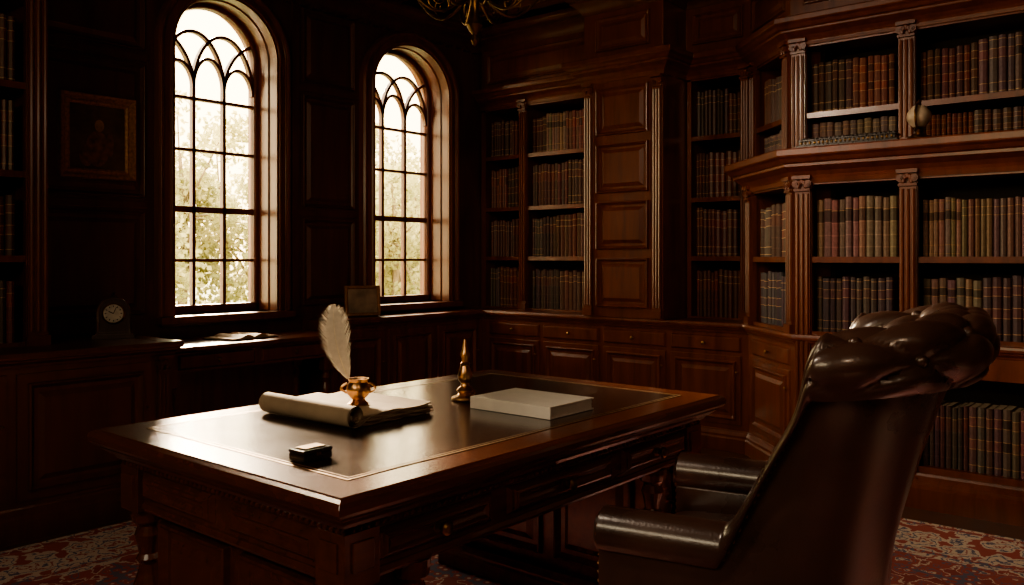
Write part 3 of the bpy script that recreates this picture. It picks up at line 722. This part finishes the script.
for a in range(-12,13):
    for c in range(-14,15):
        ss=(a+c)/2*DU; ww=(a-c)/2*DW; w=ww+.12
        if w<.06: continue
        i=min(range(len(P)),key=lambda t:abs(sl[t]-mid-ss))
        if abs(sl[i]-mid-ss)>.01: continue
        if sst(.19,.08,P[i][0][1])<.9: continue
        q=min(range(NO,k),key=lambda t:abs(grid[i][t][3]-w))
        if abs(grid[i][q][3]-w)>.012 or grid[i][q][2]<.52: continue
        mb.ball(grid[i][q][:3],.015,0,None,12)
mb.obj('upholstered_shell',[LEATH],smooth=True,angle=1.2,parent=C)
mb=MB(); last=None
for i in range(len(P)):
    p=Vector(grid[i][NO-1][:3])
    if last is None or (p-last).length>.020:
        last=p; mb.ball(tuple(p),.0055,0,None,6)
for e in (0,len(P)-1):
    last=None
    for q in range(0,k-1):
        p=Vector(grid[e][q][:3])
        if last is None or (p-last).length>.02:
            last=p; cpt=Vector((P[e][0][0],p.y,max(.15,min(p.z,.57)))); mb.ball(tuple(p+(cpt-p).normalized()*.010+Vector((0,.002,0))),.0055,0,None,6)
mb.obj('nailheads',[BRASSD],smooth=True,parent=C)
mb=MB()
for s_ in (-1,1):
    T=Matrix.Translation((s_*(.315+.012),YF+.002,.573))@Matrix.Rotation(-PI/2,4,'X')
    mb.lathe([(.050,0),(.048,.010),(.036,.014),(.034,.008),(.018,.010),(.012,.018),(.0001,.020)],24,0,T)
mb.obj('arm_scrolls',[LEATH],smooth=True,parent=C)
mb=MB(); mb.box(-.27,.27,-.06,.44,.20,.38,0); mb.box(-.355,.355,.42,.475,.13,.36,0); mb.box(-.30,.30,-.12,.42,.13,.22,0)
mb.obj('seat_rail',[LEATH],bevel=.015,parent=C,smooth=True,seg=3)
mb=MB(); nx=ny=18; vs=[];fs=[]
for L in (0,1):
    for a in range(nx+1):
        for c in range(ny+1):
            u=-1+2*a/nx; v_=-1+2*c/ny; e=(1-abs(u)**6)*(1-abs(v_)**6)
            x=.262*u; y=.21+.26*v_
            vs.append((x,y,(.385 if L==0 else .450+.045*max(0,e)**.5+.018*(1-u*u)*(1-v_*v_))))
K=(nx+1)*(ny+1)
for a in range(nx):
    for c in range(ny):
        q=a*(ny+1)+c; fs.append((q,q+1,q+ny+2,q+ny+1)); fs.append((K+q,K+q+ny+1,K+q+ny+2,K+q+1))
for a in range(nx):
    for c in (0,ny): q=a*(ny+1)+c; w=q+ny+1; fs.append((q,w,K+w,K+q))
for c in range(ny):
    for a in (0,nx): q=a*(ny+1)+c; fs.append((q,q+1,K+q+1,K+q))
mb.add(vs,fs,0); mb.obj('seat_cushion',[LEATH],smooth=True,bevel=.01,parent=C,angle=1.2)
mb=MB()
for lx in (-.28,.28):
    for ly in (-.08,.40): mb.lathe([(.016,.0135),(.020,.03),(.018,.045),(.030,.06),(.034,.08),(.024,.10),(.032,.135)],16,0,None,(lx,ly,0))
mb.obj('legs',[WOOD],smooth=True,parent=C)
# chandelier
CH=empty('chandelier',(3.33,3.03,0)); mb=MB()
mb.lathe([(.0001,2.37),(.012,2.38),(.022,2.40),(.012,2.43),(.030,2.45),(.045,2.48),(.030,2.52),(.016,2.55),(.022,2.60),(.040,2.66),(.050,2.72),(.030,2.78),(.014,2.82),(.014,2.95),(.03,2.98),(.012,3.0),(.010,3.2),(.07,3.22),(.09,3.295)],20,0)
for i in range(8):
    a=2*PI*i/8+.2; ca,sa=math.cos(a),math.sin(a); pts=[]
    for j in range(25):
        t=j/24; r_=.03+.42*t; z=2.66-.13*math.sin(t*PI*1.15)+.07*t*t; pts.append((r_*ca,r_*sa,z))
    mb.tube(pts,[.010-.004*j/24 for j in range(25)],8,0)
    pts=[]
    for j in range(30):
        t=j/29; aa=-PI*.5+t*PI*2.6; rr=.060*(1-.7*t); pts.append(((.20+rr*math.cos(aa))*ca,(.20+rr*math.cos(aa))*sa,2.61+rr*math.sin(aa)))
    mb.tube(pts,.005,6,0)
    ex,ey,ez=.45*ca,.45*sa,2.66-.13*math.sin(PI*1.15)+.07
    mb.lathe([(.008,-.02),(.012,-.01),(.036,.0),(.040,.012),(.014,.014),(.018,.03),(.014,.04)],14,0,None,(ex,ey,ez)); mb.lathe([(.011,.03),(.011,.13),(.0001,.135)],10,1,None,(ex,ey,ez))
mb.obj('brass_frame',[plain('bronze',(.18,.10,.045),.4,1,40,.3),plain('candle_wax',(.5,.42,.3),.6)],smooth=True,parent=CH)
def spot(name,loc,target,energy,size,blend,radius,color):  # added fill spot out of view, with a modelled housing and rod
    d=Vector(target)-Vector(loc); q=d.to_track_quat('-Z','Y')
    e=empty(name,loc); mb=MB(); Rm=q.to_matrix().to_4x4()
    mb.lathe([(.075,-.02),(.078,-.02),(.078,.10),(.05,.13),(.02,.135),(.018,.13),(.045,.125),(.072,.10)],20,0,Rm)
    mb.tube([(0,0,.1),(0,0,3.3-loc[2])],.008,8,0); mb.obj('fill_housing',[BLACK],parent=e,smooth=True)
    l=bpy.data.lights.new(name+'_light','SPOT'); l.energy=energy; l.spot_size=math.radians(size); l.spot_blend=blend; l.shadow_soft_size=radius; l.color=color
    lo=bpy.data.objects.new('fill_light',l); S.collection.objects.link(lo); lo.parent=e; lo.rotation_euler=q.to_euler()
    lo.location=Rm@Vector((0,0,-.03))
spot('fill_spot',(.9,3.3,3.0),(4.75,.9,1.4),350,50,1.0,.07,(1,.76,.55))  # added to brighten the right-hand shelves
spot('fill_spot',(1.2,1.2,3.0),(5.2,3.6,1.5),105,62,1.0,.07,(1,.70,.45))  # added fill on the far east shelves and pier
spot('fill_spot',(.6,2.3,3.1),(2.3,.75,.8),130,42,1.0,.10,(1,.80,.60))  # added fill on the chair
e=empty('fill_lamp',(-.3,-.6,2.75)); mb=MB()  # unseen lamp added behind the camera as soft general fill
mb.lathe([(.02,.20),(.05,.18),(.14,.10),(.17,.0),(.165,.0),(.135,.095),(.045,.17)],24,0); mb.tube([(0,0,.19),(0,0,.55)],.008,8,0); mb.obj('fill_shade',[BRASSD],parent=e,smooth=True)
l=bpy.data.lights.new('fill_light','POINT'); l.energy=29; l.shadow_soft_size=.09; l.color=(1,.74,.50); o=bpy.data.objects.new('fill_light',l); S.collection.objects.link(o); o.parent=e; o.location=(0,0,-.05)
# exterior
mb=MB(); mb.box(-20,60,5.4,80,-.5,-.4,0); mb.obj('garden_lawn',[LAWN])
leafs=MB(); tr=MB()
for i in range(30):
    x=6+i*.6+R.uniform(-.5,.5); y=R.uniform(15,22); hh=R.uniform(3.0,4.8)*(y/18)
    tr.tube([(x,y,-.399),(x+.1,y,hh*.4),(x-.05,y,hh*.85)],[.13,.10,.04],8)
    for j in range(16):
        cx,cy,cz=x+R.gauss(0,.8),y+R.gauss(0,.6),max(.45,hh*.50+R.gauss(0,1.0))
        rr=R.uniform(.45,.8)
        tr.tube([(x,y,hh*.5),(cx,cy,cz)],[.04,.015],5)
        for q in range(150):
            d=Vector((R.gauss(0,1),R.gauss(0,1),R.gauss(0,1))).normalized()*rr*R.uniform(.5,1)
            p=Vector((cx,cy,cz))+d; a=Vector((R.gauss(0,1),R.gauss(0,1),R.gauss(0,1))).normalized()*.085; b2=a.cross(Vector((R.gauss(0,1),R.gauss(0,1),R.gauss(0,1)))).normalized()*.055
            leafs.add([tuple(p-a),tuple(p+b2),tuple(p+a),tuple(p-b2)],[(0,1,2,3)])
g=empty('garden_trees'); leafs.obj('leaves',[LEAF],parent=g); tr.obj('branches',[BARK],parent=g)
# light
w=bpy.data.worlds.new('World'); S.world=w; w.use_nodes=True; nt=w.node_tree
bg=nt.nodes['Background']; bg.inputs['Strength'].default_value=10.0
tc=N(nt,'ShaderNodeTexCoord'); sp_=N(nt,'ShaderNodeSeparateXYZ'); nt.links.new(tc.outputs['Generated'],sp_.inputs[0])
rr=ramp(nt,[(0,(1,.72,.38)),(.25,(1,.78,.45)),(.7,(1,.86,.66))]); nt.links.new(sp_.outputs['Z'],rr.inputs['Fac']); nt.links.new(rr.outputs['Color'],bg.inputs['Color'])
for c in WIN:
    l=bpy.data.lights.new('portal','AREA'); l.shape='RECTANGLE'; l.size=.8; l.size_y=2.0; l.cycles.is_portal=True
    o=bpy.data.objects.new('window_portal',l); S.collection.objects.link(o); o.location=(c,5.2,1.91); o.rotation_euler=(-PI/2,0,0)
l=bpy.data.lights.new('portal','AREA'); l.shape='RECTANGLE'; l.size=1.8; l.size_y=.7; l.cycles.is_portal=True
o=bpy.data.objects.new('window_portal',l); S.collection.objects.link(o); o.location=(-1.33,1.5,2.35); o.rotation_euler=(PI/2,0,-PI/2)  # portal for the added west fill window
l=bpy.data.lights.new('sun','SUN'); l.energy=30; l.angle=math.radians(9); l.color=(1,.78,.52)
o=bpy.data.objects.new('sun',l); S.collection.objects.link(o); o.rotation_euler=Vector((-.47,-1,-.42)).to_track_quat('-Z','Y').to_euler(); o.location=(6,12,6)
# camera
cam=bpy.data.cameras.new('camera'); co=bpy.data.objects.new('camera',cam); S.collection.objects.link(co); S.camera=co
co.location=(0,0,1.25); co.rotation_euler=(PI/2,0,-math.atan2(.768,.640)); cam.sensor_width=36; cam.lens=36*850/1024; cam.shift_y=-34.5/1024
cam.clip_start=.02; cam.clip_end=200
S.view_settings.view_transform='AgX'
try: S.view_settings.look='AgX - Medium High Contrast'
except Exception as e: print(e)
